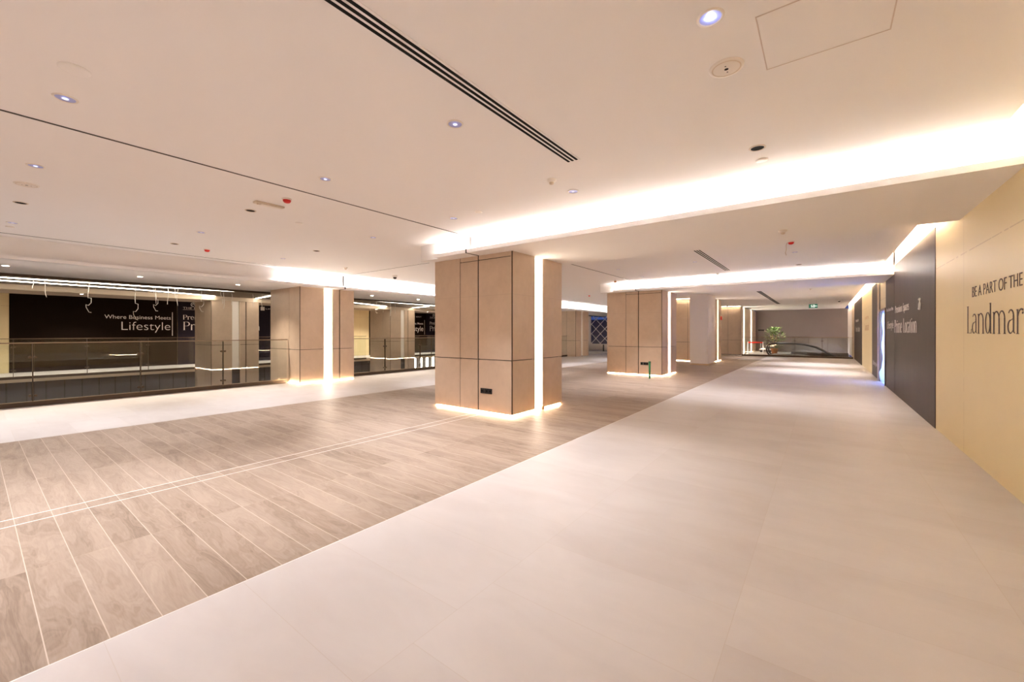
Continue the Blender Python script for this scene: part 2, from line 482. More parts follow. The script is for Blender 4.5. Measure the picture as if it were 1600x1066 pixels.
# right wall with a doorway
DY0, DY1 = 14.5, 15.8
struct(boxes('wall_right', [(1.30, 1.45, -8, DY0, 0, 2.95, 0), (1.30, 1.45, DY1, 28.5, 0, 2.95, 0), (1.30, 1.45, DY0, DY1, 2.02, 2.95, 0),
                            (1.335, 1.45, -8, 36, 2.95, 3.44, 1), (1.30, 1.45, 28.5, 36, 0, 2.95, 1)], [M['cream'], M['white']]))
struct(boxes('wall_back', [(-4.1, 1.30, 36, 36.15, 0, CZ)], M['backwall']))
struct(boxes('wall_front', [(-22.4, 1.30, -8.15, -8, 0, CZ)], M['cream']))
# far window wall
WX0, WX1 = -14.95, -10.6
struct(boxes('wall_far', [(-22.4, WX0, 30.2, 30.35, 0, CZ), (WX0, WX1, 30.2, 30.35, 0, .50), (WX0, WX1, 30.2, 30.35, 2.80, CZ), (WX1, -5.96, 30.2, 30.35, 0, CZ)], M['white']))
# far left wall
struct(boxes('wall_left', [(-22.55, -22.4, -8, 30.2, 0, 2.75)], M['cream']))
# side room beyond the doorway
struct(boxes('wall_room', [(1.45, 3.5, DY0 - .6, DY0 - .5, 0, 2.4), (1.45, 3.5, DY1 + .5, DY1 + .6, 0, 2.4), (3.5, 3.6, DY0 - .6, DY1 + .6, 0, 2.4), (1.45, 3.5, DY0 - .6, DY1 + .6, 2.4, 2.5), (1.30, 3.5, DY0 - .6, DY1 + .6, -.1, 0)], M['blueroom']))
ld = bpy.data.lights.new('side_room_daylight', 'AREA'); ld.energy = 22; ld.color = (.42, .55, 1); ld.size = 1.2
lo = bpy.data.objects.new('side_room_daylight', ld); COL.objects.link(lo); lo.location = (2.7, 15.15, 2.35)
# movement joints in ceiling and floor
JX = -4.83
struct(boxes('trim_2', [(JX - .011, JX + .011, -8, 5.2, CZ - .004, CZ + .01), (JX - .011, JX + .011, 5.194, 5.2, 2.84, CZ), (JX - .013, JX + .013, 5.085, 5.09, 2.748, 2.816),
                        (JX - .013, JX + .013, 5.085, 5.41, 2.745, 2.75), (JX - .011, JX + .011, 7.2, 12.9, CZ - .004, CZ + .01),
                        (JX - .011, JX + .011, 13.074, 13.08, 2.84, CZ), (JX - .013, JX + .013, 12.965, 12.97, 2.748, 2.816), (JX - .013, JX + .013, 12.965, 13.3, 2.745, 2.75)], M['core']))
struct(boxes('trim_3', [(-10.78, -10.755, -8, 29, CZ - .003, CZ + .01)], M['core']))
struct(boxes('trim_4', [(-11.0, -6.12, 6.545, 6.56, CZ - .003, CZ + .01), (-11.1, -11.094, 6.54, 6.57, 2.72, CZ), (-10.998, -10.99, 6.54, 6.57, 2.648, 2.72), (-11.3, -10.99, 6.54, 6.57, 2.645, 2.65)], M['core']))
struct(boxes('trim_5', [(-4.858, -4.846, -8, 5.42, -.02, .0012), (-4.682, -4.67, -8, 5.42, -.02, .0012)], M['aluminium']))
struct(boxes('trim_6', [(-2.60, -2.592, -8, 28.1, -.02, .0009)], M['aluminium']))

# ------------------------------------------------------------------ columns
G = .0065     # half joint
def column(x0, x1, y0, y1, z0, top, label, xs, side='R', joint_front=None, topjoint=None, lit=True, glow=True, side_joint=None, name='clad_column', zb=.03):
    r = thing(name, label, 'column', ((x0 + x1) / 2, (y0 + y1) / 2, z0))
    T = .03
    boxes('core', [(x0 + T, x1 - T - .03, y0 + T, y1 - T, z0, top)], M['core'], r)
    zs = [(zb if z0 == 0 else z0, .93), (.93, top)]
    # front
    for i, (a, b) in enumerate(zip(xs, xs[1:])):
        last = i > 0 and topjoint is not None
        rows = [zs[0]] + ([(.93, topjoint), (topjoint, top)] if last else [zs[1]])
        for za, zb_ in rows:
            ga = G * 1.9 if (joint_front is not None and abs(a - joint_front) < .02) else G
            gb = G * 1.9 if (joint_front is not None and abs(b - joint_front) < .02) else G
            boxes('cladding_panel', [(a + (ga if i else 0), b - gb, y0, y0 + T, za + (G if za > .1 else 0), zb_ - (G if zb_ < top else 0))], M['panel'], r)
    for xj in xs[1:-1]:
        w = .011 if (joint_front is not None and abs(xj - joint_front) < .02) else .0045
        boxes('joint_filler', [(xj - w, xj + w, y0 + .004, y0 + T, max(z0, .03), top)], M['core'], r)
    # right face with light recess
    sa, sb = y0 + .67, y0 + .95
    ys = [(y0 + .001, sa)]
    if side_joint: ys += [(sb, side_joint), (side_joint, y1)]
    else: ys += [(sb, y1)]
    for i, (a, b) in enumerate(ys):
        ga = G * 2.5 if side_joint and abs(a - side_joint) < .01 else 0
        gb = G * 2.5 if side_joint and abs(b - side_joint) < .01 else 0
        for za, zb_ in zs:
            boxes('cladding_panel', [(x1 - T, x1, a + ga, b - gb, za + (G if za > .1 else 0), zb_ - (G if zb_ < top else 0))], M['panel'], r)
    # back and left
    for za, zb_ in zs:
        boxes('cladding_panel', [(x0 + .001, x1 - .031, y1 - T, y1, za + (G if za > .1 else 0), zb_ - (G if zb_ < top else 0))], M['panel'], r)
        boxes('cladding_panel', [(x0, x0 + T, y0 + T, y1 - T, za + (G if za > .1 else 0), zb_ - (G if zb_ < top else 0))], M['panel'], r)
    boxes('corner_trim', [(x1 - .014, x1 + .0015, y0 - .0015, y0 + .012, .03 if z0 == 0 else z0, top)], M['bronze'], r)
    boxes('recess_lining', [(x1 - .10, x1 - .002, sa, sa + .008, max(z0, .02), top), (x1 - .10, x1 - .002, sb - .025, sb, max(z0, .02), top)], M['void_cream'], r)
    boxes('light_strip', [(x1 - .072, x1 - .055, sa + .010, sb - .027, max(z0, .02), top)], M['slot'] if lit else M['dim'], r)
    if glow and z0 == 0:
        boxes('plinth_light', [(x0 + .022, x1 - .022, y0 + .018, y0 + .03, .004, .026), (x1 - .03, x1 - .018, y0 + .03, y1 - .03, .004, .026),
                               (x0 + .018, x0 + .03, y0 + .03, y1 - .03, .004, .026), (x0 + .022, x1 - .022, y1 - .03, y1 - .018, .004, .026)], M['plinth'], r)
    return r

RX0, RX1 = -5.96, -4.10
column(RX0, RX1, 5.42, 7.03, 0, 2.75, 'large taupe stone clad column nearest the camera with lit slot and black socket', [RX0, -5.29, -4.85, RX1], joint_front=-4.85, topjoint=2.67)
column(RX0, RX1, 13.31, 14.92, 0, 2.75, 'taupe stone clad column behind the nearest one, with a green stick at its foot', [RX0, -5.29, -4.86, RX1], joint_front=-4.86, topjoint=2.67)
column(RX0, RX1, 21.17, 22.78, 0, 3.0, 'tall taupe stone clad column half hidden behind the white pillar', [RX0, -5.29, -4.84, RX1], joint_front=-4.84)
LX0, LX1 = -13.10, -11.31
column(LX0, LX1, 5.42, 7.03, -4.5, 2.65, 'taupe stone clad column joining the glass railing, left of the nearest column', [LX0, -11.92, LX1], side_joint=6.57)
# the part of that column over the floor has a glowing foot
tag(boxes('plinth_light', [(-11.92, LX1 + .005, 5.40, 5.415, .003, .018), (LX1 + .002, LX1 + .014, 5.42, 7.0, .003, .018)], M['plinth']), 'warm light line at the foot of the column joining the railing', 'strip light')
column(LX0, LX1, 13.31, 14.92, -4.5, 2.65, 'taupe stone clad column on the railing line, hidden behind the nearest column', [LX0, -11.92, LX1], side_joint=14.46)
column(LX0 - .1, LX1 - .1, 21.17, 22.78, -4.5, 2.65, 'distant taupe stone column left of the lattice window', [LX0 - .1, -12.02, LX1 - .1], side_joint=22.3, lit=False)
column(-19.85, -18.05, 5.42, 7.03, -4.5, 2.60, 'taupe stone column across the void, right of the white lettering', [-19.85, -18.7, -18.05], side_joint=6.57, lit=False)
column(-19.85, -18.05, 13.31, 14.92, -4.5, 2.60, 'taupe stone column across the void, seen right of the cream boards', [-19.85, -18.7, -18.05], side_joint=14.46, lit=False)
# long clad core at the end of the corridor
r = thing('clad_column', 'long taupe clad core with two lit slots beside the end railing', 'column', (-5.03, 32.5, 0))
boxes('core', [(-5.93, -4.16, 29.09, 35.95, 0, 3.0)], M['core'], r)
for a, b in ((-5.96, -4.84), (-4.84, -4.10)):
    for za, zb_ in ((.03, .93), (.93, 2.99)):
        boxes('cladding_panel', [(a + .006, b - .006, 29.06, 29.09, za, zb_ - .01)], M['panel'], r)
for a, b in ((29.06, 29.95), (30.5, 33.3), (33.9, 35.95)):
    for za, zb_ in ((.03, .93), (.93, 2.99)):
        boxes('cladding_panel', [(-4.13, -4.10, a, b, za, zb_ - .01)], M['panel'], r)
for a, b in ((29.97, 30.48), (33.32, 33.88)):
    boxes('light_strip', [(-4.16, -4.14, a, b, .02, 3.0)], M['slot'], r)
boxes('top_light', [(-5.9, -4.12, 28.93, 28.95, 3.03, 3.039)], M['toplight'], r)
tag(boxes('cove_light', [(-5.9, -4.12, 21.03, 21.05, 3.03, 3.039)], M['toplight']), 'thin light line at the top of the half hidden column', 'strip light')
# white pillar
r = thing('painted_pillar', 'plain white painted pillar in front of the taupe columns', 'column', (-4.27, 19.6, 0))
boxes('shaft', [(-4.63, -3.90, 18.88, 20.28, .07, CZ)], M['white'], r)
boxes('skirting', [(-4.64, -3.89, 18.87, 20.29, 0, .07)], M['tape'], r)

# ------------------------------------------------------------------ railings
def railing(label, axis, fixed, a0, a1, posts, h=1.2, base=.085, ends=(True, True), inner=1, clamp=True):
    def B(n, lo, hi, d0, d1, z0, z1, mat, par, bev=0):
        if axis == 'y': q = (fixed + d0, fixed + d1, lo, hi, z0, z1)
        else: q = (lo, hi, fixed + d0, fixed + d1, z0, z1)
        return boxes(n, [q], mat, par, bev)
    loc = (fixed, (a0 + a1) / 2, 0) if axis == 'y' else ((a0 + a1) / 2, fixed, 0)
    r = thing('glass_railing', label, 'railing', loc)
    B('base_channel', a0, a1, -.03, .03, -.30, base, M['shoe'], r)
    B('edge_trim', a0, a1, -.034, .034, base, base + .012, M['rail'], r)
    B('handrail', a0, a1, -.020, .020, h - .012, h + .010, M['rail'], r, .004)
    cuts = [a0] + [p for p in posts] + [a1]
    for c0, c1 in zip(cuts, cuts[1:]):
        if c1 - c0 > .05:
            B('glass_panel', c0 + .02, c1 - .02, -.006, .006, base + .012, h - .022, M['glass'], r)
    for p in posts:
        po = B('post', p - .008, p + .008, -.03, .03, -.02, h - .02, M['postm'], r, .003)
        if clamp:
            for z in (.2, .93):
                for s in (-1, 1):
                    bm = bmesh.new()
                    off = parent_loc(po)
                    c = Vector((fixed, p + s * .035, z)) if axis == 'y' else Vector((p + s * .035, fixed, z))
                    d = Vector((.035, 0, 0)) if axis == 'y' else Vector((0, .035, 0))
                    tube(bm, [c - d - off, c + d - off], .022, 14)
                    obj('clamp', bm, M['bronze'], po)
    return r
railing('near glass railing along the void, left of its column', 'y', -11.99, -5.5, 5.40, [-3.93, -2.38, -.83, .74, 2.29, 3.85])
railing('near glass railing along the void, between its column and the nearest column', 'y', -11.99, 7.05, 13.30, [8.62, 10.16, 11.7])
railing('distant glass railing piece left of the lattice window', 'y', -11.99, 14.93, 21.16, [16.5, 18.05, 19.6])
railing('far glass railing across the void in front of the dark lettered boards', 'y', -20.2, -5.6, 5.50, [-3.9, -2.3, -.75, .85, 2.47, 4.08], base=.0)
railing('far glass railing across the void, right of the far column', 'y', -20.2, 7.05, 13.30, [8.6, 10.1, 11.7], base=.0)
railing('far glass railing in front of the second dark lettered board', 'y', -20.2, 14.93, 24.0, [16.5, 18.05, 19.6, 21.2, 22.7], base=.0)
railing('glass railing at the end of the corridor before the escalator', 'x', 28.22, -3.95, 1.24, [-2.6, -1.30, -.07], h=1.12)
railing('glass railing piece beyond the escalator by the grey back wall', 'x', 33.58, -1.75, 1.24, [-.8, .2], h=1.1, clamp=False)
# slab edge finishes below the far railing
struct(boxes('trim_7', [(-20.22, -20.13, -8, 28.2, -.17, -.075)], M['slab_edge']))
k = 0
bm = bmesh.new()
y = -7.9
while y < 15.5:
    box(bm, -20.2, -20.16, y + .02, y + .39, -2.6, -.17); y += .41
struct(obj('trim_8', bm, M['cladding']))
struct(boxes('trim_9', [(-20.2, -20.17, -8, 28.2, -2.6, -.3)], M['core']))
for i, y in enumerate((16.62, 17.12, 17.6, 18.1, 18.6, 19.1, 19.6, 20.1)):
    o = boxes('light_bar', [(-20.16, -20.12, y, y + .10, -2.4, -.2)], M['led_white'])
    tag(o, 'upright white light bar below the far railing of the void', 'strip light', 'upright light bars below the far railing')
struct(boxes('trim_10', [(-12.0, -11.97, -8, 28.2, -.3, -.02)], M['slab_edge']))

# ------------------------------------------------------------------ void ceiling light lines
def led(pts, label):
    bm = bmesh.new()
    for (xa, ya), (xb, yb) in zip(pts, pts[1:]):
        d = Vector((xb - xa, yb - ya, 0)).normalized(); nn = Vector((-d.y, d.x, 0)) * .03
        a, b = Vector((xa, ya, 0)), Vector((xb, yb, 0))
        lo = [bm.verts.new((*(p).xy, 2.735)) for p in (a - nn, b - nn, b + nn, a + nn)]
        hi = [bm.verts.new((*(p).xy, 2.752)) for p in (a - nn, b - nn, b + nn, a + nn)]
        bm.faces.new(lo); bm.faces.new(hi)
        for q in range(4): bm.faces.new((lo[q], lo[(q + 1) % 4], hi[(q + 1) % 4], hi[q]))
    tag(obj('linear_light', bm, M['void_led']), label, 'strip light')
led([(-16.3, -4), (-15.98, .4), (-15.72, 3.3), (-15.15, 6.3), (-15.3, 9.6), (-15.5, 14.1), (-15.3, 20)], 'long white light line on the void ceiling nearest the railing')
led([(-16.9, -4), (-16.92, 1.6), (-17.04, 3.0), (-17.95, 5.5)], 'white light line slanting to the far column on the void ceiling')
led([(-17.95, 6.9), (-15.9, 6.65)], 'short bright light line on the void ceiling beside the joining column')
led([(-16.7, 8.2), (-16.93, 10.5), (-17.95, 13.0)], 'white slanting light line on the void ceiling beyond the joining column')
led([(-17.95, 14.7), (-16.2, 14.3)], 'short light line on the distant void ceiling')

# dangling cables
random.seed(4)
cab = [(1.0, 2.52, 0), (1.19, 2.32, 0), (1.99, 1.95, 1), (2.98, 1.77, 1), (3.40, 2.28, 0), (3.41, 2.05, 1), (3.64, 2.25, 0), (3.80, 2.42, 0), (3.89, 2.22, 0), (4.58, 2.08, 1),
       (5.07, 2.36, 0), (5.20, 2.2, 0), (5.45, 2.34, 0), (6.1, 2.3, 0), (6.39, 2.31, 0), (10.6, 2.35, 0), (10.95, 2.28, 1), (11.3, 2.30, 0), (11.7, 2.15, 0), (12.16, 2.3, 0)]
for i, (y, z, curl) in enumerate(cab):
    bm = bmesh.new(); x = -16 + random.uniform(-.25, .25); L = 2.75 - z; pts = []
    for k in range(15):
        t = k / 14; a = 0
        if curl and t > .5:
            a = (t - .5) * 2 * 2 * math.pi
            pts.append((.03 * math.sin(a), .055 * math.sin(a * 1.2), -L * t + .05 * math.sin(a * 2)))
        else: pts.append((.008 * math.sin(7 * t + i), .012 * math.sin(5 * t + i) + (.05 * t if i % 3 == 1 else 0), -L * t))
    tube(bm, pts, .0065 if not curl else .008, 6)
    o = obj('hanging_cable', bm, M['plastic']); o.location = (x, y, 2.75)
    tag(o, 'curled white cable end dangling from the void ceiling' if curl else 'short straight white cable dangling from the void ceiling', 'cable', 'curled cables over the void' if curl else 'straight cables over the void')

# ------------------------------------------------------------------ hoardings and lettering
def hoarding(label, wall, a0, a1, z0, z1, mat):
    x = 1.30 if wall == 'E' else -22.4
    r = thing('hoarding_panel', label, 'hoarding', (x, (a0 + a1) / 2, 0))
    boxes('board', [(1.293, 1.299, a0, a1, z0, z1) if wall == 'E' else (-22.399, -22.387, a0, a1, z0, z1)], mat, r)
    return r
XE, XW = 1.2925, -22.3865
# right wall
h = hoarding('dark brown boarding with Prime Location lettering next to the cream wall', 'E', 8.5, 12.85, .0, 2.93, M['brown_board'])
serif_text('lettering', 'Premium Spaces', 1.89, .15, M['lettering_dim'], 'E', (XE, 12.70, 1.84), h, 2.2)
serif_text('lettering', 'Prime Location', 2.82, .28, M['lettering_dim'], 'E', (XE, 12.80, 1.40), h, 1.9)
bm = bmesh.new(); off = parent_loc(h)
tube(bm, [Vector(p) - off for p in ((1.28, 9.68, 1.80), (1.276, 9.62, 1.79), (1.276, 9.59, 1.88), (1.28, 9.62, 1.97), (1.28, 9.66, 1.95))], .016, 8); obj('hook', bm, M['lettering'], h)
h = hoarding('dark brown boarding with Lifestyle lettering beside the blue lit doorway', 'E', 12.86, 14.48, .0, 2.74, M['brown_board'])
sans('lettering', 'Where Business Meets', 1.35, .09, M['lettering_dim'], 'E', (XE, 14.38, 1.93), h)
sans('lettering', 'Lifestyle', 1.15, .19, M['lettering_dim'], 'E', (XE, 14.15, 1.50), h)
h = hoarding('dark brown boarding just beyond the blue lit doorway', 'E', 15.86, 18.33, 0, 2.93, M['brown_board'])
sans('lettering', 'Lifestyle', 1.3, .14, M['lettering_dim'], 'E', (XE, 18.0, .36), h)
h = hoarding('farthest dark boarding at the end of the right wall', 'E', 22.96, 28.4, 0, 2.93, M['brown_board'])
serif_text('lettering', 'Premium Spaces', 2.2, .15, M['lettering_dim'], 'E', (XE, 27.2, 1.92), h, 1.6)
serif_text('lettering', 'Prime Location', 3.0, .26, M['lettering_dim'], 'E', (XE, 27.2, 1.44), h, 1.5)
# writing on the cream walls
t = sans('wall_lettering', 'BE A PART OF THE', 1.43, .121, M['dark_letter'], 'E', (1.299, 6.65, 1.785), None, -.012)
tag(t, 'brown capitals BE A PART OF THE on the near cream wall', 'lettering')
t = serif_text('wall_lettering', 'Landmark', 1.90, .30, M['dark_letter'], 'E', (1.299, 6.86, 1.39), None, .82)
tag(t, 'large brown serif word Landmark on the near cream wall', 'lettering')
t = sans('wall_lettering', 'BE A PART OF THE', 1.6, .12, M['tape'], 'E', (1.299, 21.4, 1.90), None, -.01)
tag(t, 'small faded capitals on the distant cream wall', 'lettering')
t = serif_text('wall_lettering', 'Landmark', 1.9, .28, M['tape'], 'E', (1.299, 21.5, 1.48), None, 1)
tag(t, 'faded serif word on the distant cream wall', 'lettering')
# left wall across the void
h = hoarding('black boarding with white Lifestyle lettering across the void', 'W', .85, 5.48, 0, 2.75, M['black_board'])
sans('lettering', 'Where Business Meets', 2.05, .16, M['lettering'], 'W', (XW, 3.21, 1.95), h, -.004)
sans('lettering', 'Lifestyle', 1.54, .36, M['lettering'], 'W', (XW, 3.70, 1.50), h, -.014)
boxes('rule', [(XW, XW + .004, 5.30, 5.325, 1.26, 2.27)], M['lettering_dim'], h)
def crest(par, y, z, s=1.0):
    bm = bmesh.new(); off = parent_loc(par)
    ring = [Vector((XW + .003, y + s * .085 * math.cos(a), z + s * .085 * math.sin(a))) - off for a in [math.radians(q * 24) for q in range(-2, 13)]]
    tube(bm, ring, .013 * s, 6)
    tube(bm, [Vector((XW + .003, y - s * .05, z - s * .02)) - off, Vector((XW + .003, y, z + s * .045)) - off, Vector((XW + .003, y + s * .05, z - s * .02)) - off], .012 * s, 6)
    obj('crest', bm, M['lettering'], par)
def navy(label, y0, y1, ty, withlogo=True):
    h = hoarding(label, 'W', y0, y1, 0, 2.75, M['navy_board'])
    serif_text('lettering', 'Premium Spaces', 2.1, .20, M['lettering'], 'W', (XW, ty, 1.97), h, 1.3)
    serif_text('lettering', 'Prime Location', 3.1, .36, M['lettering'], 'W', (XW, ty, 1.51), h, 1.1)
    sans('lettering', 'THE BRIT', .75, .085, M['lettering_dim'], 'W', (XW, ty, 2.44), h)
    boxes('rule', [(XW, XW + .004, ty, ty + .75, 2.40, 2.412)], M['lettering_dim'], h)
    crest(h, ty + .37, 2.64)
    return h
h = navy('navy boarding across the void beside the black lettered board', 5.49, 9.9, 5.68)
boxes('logo_plate', [(XW, XW + .004, 8.80, 8.98, 2.50, 2.68)], M['lettering'], h)
sans('lettering', 'LIFESTYLE', .9, .06, M['lettering_dim'], 'W', (XW, 9.04, 2.56), h)
h = hoarding('second black boarding with white Lifestyle lettering, far across the void', 'W', 14.95, 19.52, 0, 2.75, M['black_board'])
sans('lettering', 'Where Business Meets', 2.05, .16, M['lettering'], 'W', (XW, 17.2, 1.95), h, .004)
sans('lettering', 'Lifestyle', 1.54, .36, M['lettering'], 'W', (XW, 17.72, 1.50), h, .004)
boxes('rule', [(XW, XW + .004, 19.36, 19.385, 1.26, 2.27)], M['lettering_dim'], h)
sans('lettering', 'THE BRIT', 1.0, .085, M['lettering_dim'], 'W', (XW, 18.1, 2.44), h)
crest(h, 18.0, 2.58, .9)
h = navy('second navy boarding far across the void, left of the nearest column', 19.53, 24.0, 19.85)

# doorway
d = struct(boxes('door_1', [(1.27, 1.46, DY0 - .02, DY0 + .04, 0, 2.05), (1.27, 1.46, DY1 - .04, DY1 + .02, 0, 2.05), (1.27, 1.46, DY0 + .04, DY1 - .04, 1.99, 2.05)], M['rail']))
bm = bmesh.new(); ny, nz = 22, 16; grid = []
for i in range(ny + 1):
    row = []
    for j in range(nz + 1):
        yy = DY0 + .06 + (DY1 - DY0 - .12) * i / ny; zz = .02 + 1.95 * j / nz
        row.append(bm.verts.new((1.34 + .022 * math.sin(i * 1.7 + .3 * j) + .015 * math.sin(j * 1.1 + i * .4) + (.05 * math.sin(i * 2.3) if j < 3 else 0), yy, zz)))
    grid.append(row)
for i in range(ny):
    for j in range(nz):
        bm.faces.new((grid[i][j], grid[i + 1][j], grid[i + 1][j + 1], grid[i][j + 1])).smooth = True
o = obj('plastic_sheet', bm, M['sheet']); sm = o.modifiers.new('solid', 'SOLIDIFY'); sm.thickness = .002
tag(o, 'crinkled bluish plastic sheet hanging in the doorway of the right wall', 'plastic sheet')
o = boxes('metal_post', [(1.20, 1.29, 28.42, 28.52, 0, 3.0)], M['beige'])
tag(o, 'slim beige post where the right wall meets the end railing', 'post')
o = boxes('metal_post', [(1.235, 1.268, DY1 + .02, DY1 + .09, 0, 2.93)], M['beige'])
tag(o, 'slim upright metal stud beside the blue lit doorway', 'post')

# ------------------------------------------------------------------ ceiling fittings
def downlight(lit):
    """built round the origin, hanging in the ceiling plane z=0"""
    r = bpy.data.objects.new('downlight', None); COL.objects.link(r); r.empty_display_size = .1
    bm = bmesh.new(); lathe(bm, [(.052, -.001), (.054, -.006), (.064, -.006), (.067, 0)]); obj('trim_ring', bm, M['plastic'] if lit else M['beige'], r)
    if lit:
        bm = bmesh.new(); lathe(bm, [(.052, -.0035), (.051, -.0025), (.001, -.002)], cap1=True); obj('reflector', bm, M['reflector'], r)
        bm = bmesh.new(); lathe(bm, [(.017, -.0055), (.014, -.0075), (.001, -.0080)], cap1=True); obj('lamp', bm, M['lamp'], r)
    else:
        bm = bmesh.new(); lathe(bm, [(.052, -.0035), (.03, -.0015), (.001, -.001)], cap1=True); obj('baffle', bm, M['black'], r)
    return r
lit0 = downlight(True); lit0['category'] = 'ceiling light'; lit0['group'] = 'bluish recessed downlights'
dark0 = downlight(False); dark0['category'] = 'ceiling light'; dark0['group'] = 'black recessed downlights'
LIT = [(-.47, 2.33, 'brightest bluish downlight, above the round beige ceiling speaker'), (-2.31, 2.31, 'bluish downlight left of the middle of the long slot vent'),
       (-2.32, 4.24, 'bluish downlight just beyond the end of the long slot vent'), (-4.23, .41, 'large bluish downlight near the left edge, above the ceiling joint'),
       (-4.24, 2.30, 'bluish downlight above the dark ceiling joint, half way to the column'), (-4.23, 4.20, 'small bluish downlight over the joint near the nearest column'),
       (-6.18, .40, 'pale bluish downlight at the left edge below the ceiling joint'), (-6.19, 4.21, 'small pale downlight left of where the ceiling joint meets the beam'),
       (-8.12, 2.30, 'tiny bluish downlight above the second red ceiling beacon'), (-9.66, .40, 'tiny pale downlight at the far left edge of the ceiling'),
       (-9.55, 4.21, 'tiny downlight near the start of the bright railing cove'), (-2.38, 10.16, 'small downlight in the second bay beside its slot vent'),
       (-4.25, 10.17, 'small downlight in the second bay near its left end'), (-4.25, 11.95, 'small downlight just before the second beam cove'),
       (-.47, 10.16, 'small added downlight in the second bay near the red beacon with a wire'), (-.47, 18.2, 'tiny added downlight past the second beam toward the corridor end'),  # fittings added to brighten the second bay and the far corridor
       (-.47, 22.1, 'tiny added downlight over the middle of the far corridor'), (-3.2, 26.0, 'tiny added downlight near the end railing by the clad core'),  # both added to lighten the corridor end
       (-8.12, 8.2, 'tiny downlight over the left walkway just past the ceiling cross joint'), (-8.12, 12.1, 'tiny downlight over the left walkway seen right of the nearest column'),
       (-8.12, 16.1, 'tiny downlight over the distant left walkway by the small red beacon'), (-8.12, 20.0, 'faint downlight over the walkway before the lattice window'), (-8.12, 24.5, 'farthest faint downlight before the lattice window'),
       (-2.3, 31.6, 'faint added downlight over the plant beyond the end railing'), (-.1, 34.6, 'faint added downlight over the far landing by the grey back wall')]  # two more fittings added to light the escalator end
DARK = [(-.47, 4.23, 'black recessed downlight before the bright cove on the right'), (-8.09, .40, 'black recessed downlight at the left edge of the ceiling'),
        (-6.14, 2.29, 'black recessed downlight beside the beige emergency light'), (-9.56, 2.30, 'small black recessed downlight left of the farther red beacon'),
        (-8.12, 4.22, 'small black recessed downlight toward the railing cove'), (-.48, 12.1, 'small black recessed downlight in the second bay on the right')]
for src, lst in ((lit0, LIT), (dark0, DARK)):
    for i, (x, y, l) in enumerate(lst):
        if i == 0: src.location = (x, y, CZ); src['label'] = l
        else: copy_thing(src, (x, y, CZ), l)
for ch in lit0.children:
    if ch.name.startswith('lamp'):
        ch.data = ch.data.copy(); ch.data.materials[0] = M['lampon']
# beams of the ceiling downlights, the added ones included
for i, (x, y, l) in enumerate(LIT):
    p = bpy.data.lights.new('downlight_beam', 'SPOT'); p.energy = 18 if x < -3 else (32 if y > 15 else 12) if (x < -1 or y > 15) else (10 if y > 8 else 1.6); p.color = (.97, .95, 1.0); p.spot_size = math.radians(80); p.spot_blend = 1; p.shadow_soft_size = .04
    q = bpy.data.objects.new('downlight_beam', p); COL.objects.link(q); q.location = (x, y, CZ - .03)
# unseen fittings added behind the photographer to lift the ceiling by floor bounce
for x, y in ((-1.4, -1.6), (-4.2, -1.6), (-7.1, -1.6), (-9.6, -1.6), (-1.4, -4.8), (-4.2, -4.8), (-7.1, -4.8), (-9.6, -4.8)):
    c = copy_thing(lit0, (x, y, CZ), 'added recessed downlight over the unseen hall floor behind the photographer'); c['group'] = 'added downlights behind the photographer'
    p = bpy.data.lights.new('downlight_beam', 'SPOT'); p.energy = (18 if x > -2 else 28) if x > -6 else 10; p.color = (.97, .95, 1.0); p.spot_size = math.radians(115); p.spot_blend = 1; p.shadow_soft_size = .04
    q = bpy.data.objects.new('downlight_beam', p); COL.objects.link(q); q.location = (x, y, CZ - .03)
# warm spots in the bulkhead above the railing
r0 = None
for i, (x, y, z, l) in enumerate([(-12.2, .42, 2.65, 'bright warm spot at the left edge above the near railing'), (-12.2, 2.32, 2.65, 'bright warm spot above the second near railing post'),
        (-12.2, 4.25, 2.65, 'bright warm spot left of the column joining the railing'), (-12.2, 8.25, 2.65, 'warm spot just right of the column joining the railing'),
        (-12.2, 10.25, 2.65, 'warm spot next to the left edge of the nearest column'), (-20.74, 2.4, 2.75, 'small warm spot over the far walkway above the black board'),
        (-20.74, 6.3, 2.75, 'warm spot over the far walkway behind the far column'),
        (-20.74, -1.5, 2.75, 'added warm spot over the far walkway, out of sight beyond the cream boards'), (-20.74, 10.3, 2.75, 'added warm spot over the far walkway, hidden by the column joining the railing'),  # spots added out of view to brighten the far side
        (-20.74, 14.3, 2.75, 'added warm spot over the far walkway in front of the distant cream boards'), (-20.74, 18.2, 2.75, 'added warm spot over the far walkway in front of the second black board')]):  # added too, to light the distant wall and boards
    if r0 is None:
        r0 = thing('spot_downlight', l, 'ceiling light', (x, y, z), 'warm spots of the railing bulkheads')
        bm = bmesh.new(); lathe(bm, [(.045, -.001), (.047, -.006), (.056, -.006), (.058, 0)]); obj('trim_ring', bm, M['white'], r0)
        bm = bmesh.new(); lathe(bm, [(.045, -.004), (.03, -.006), (.001, -.007)], cap1=True); obj('lamp', bm, M['soft'], r0)
    else: copy_thing(r0, (x, y, z), l)
    p = bpy.data.lights.new('bulkhead_beam', 'SPOT'); p.energy = 14 if x > -15 else 30; p.color = (1, .88, .74); p.spot_size = math.radians(120); p.spot_blend = .9; p.shadow_soft_size = .04
    q = bpy.data.objects.new('bulkhead_beam', p); COL.objects.link(q); q.location = (x, y, z - .03)

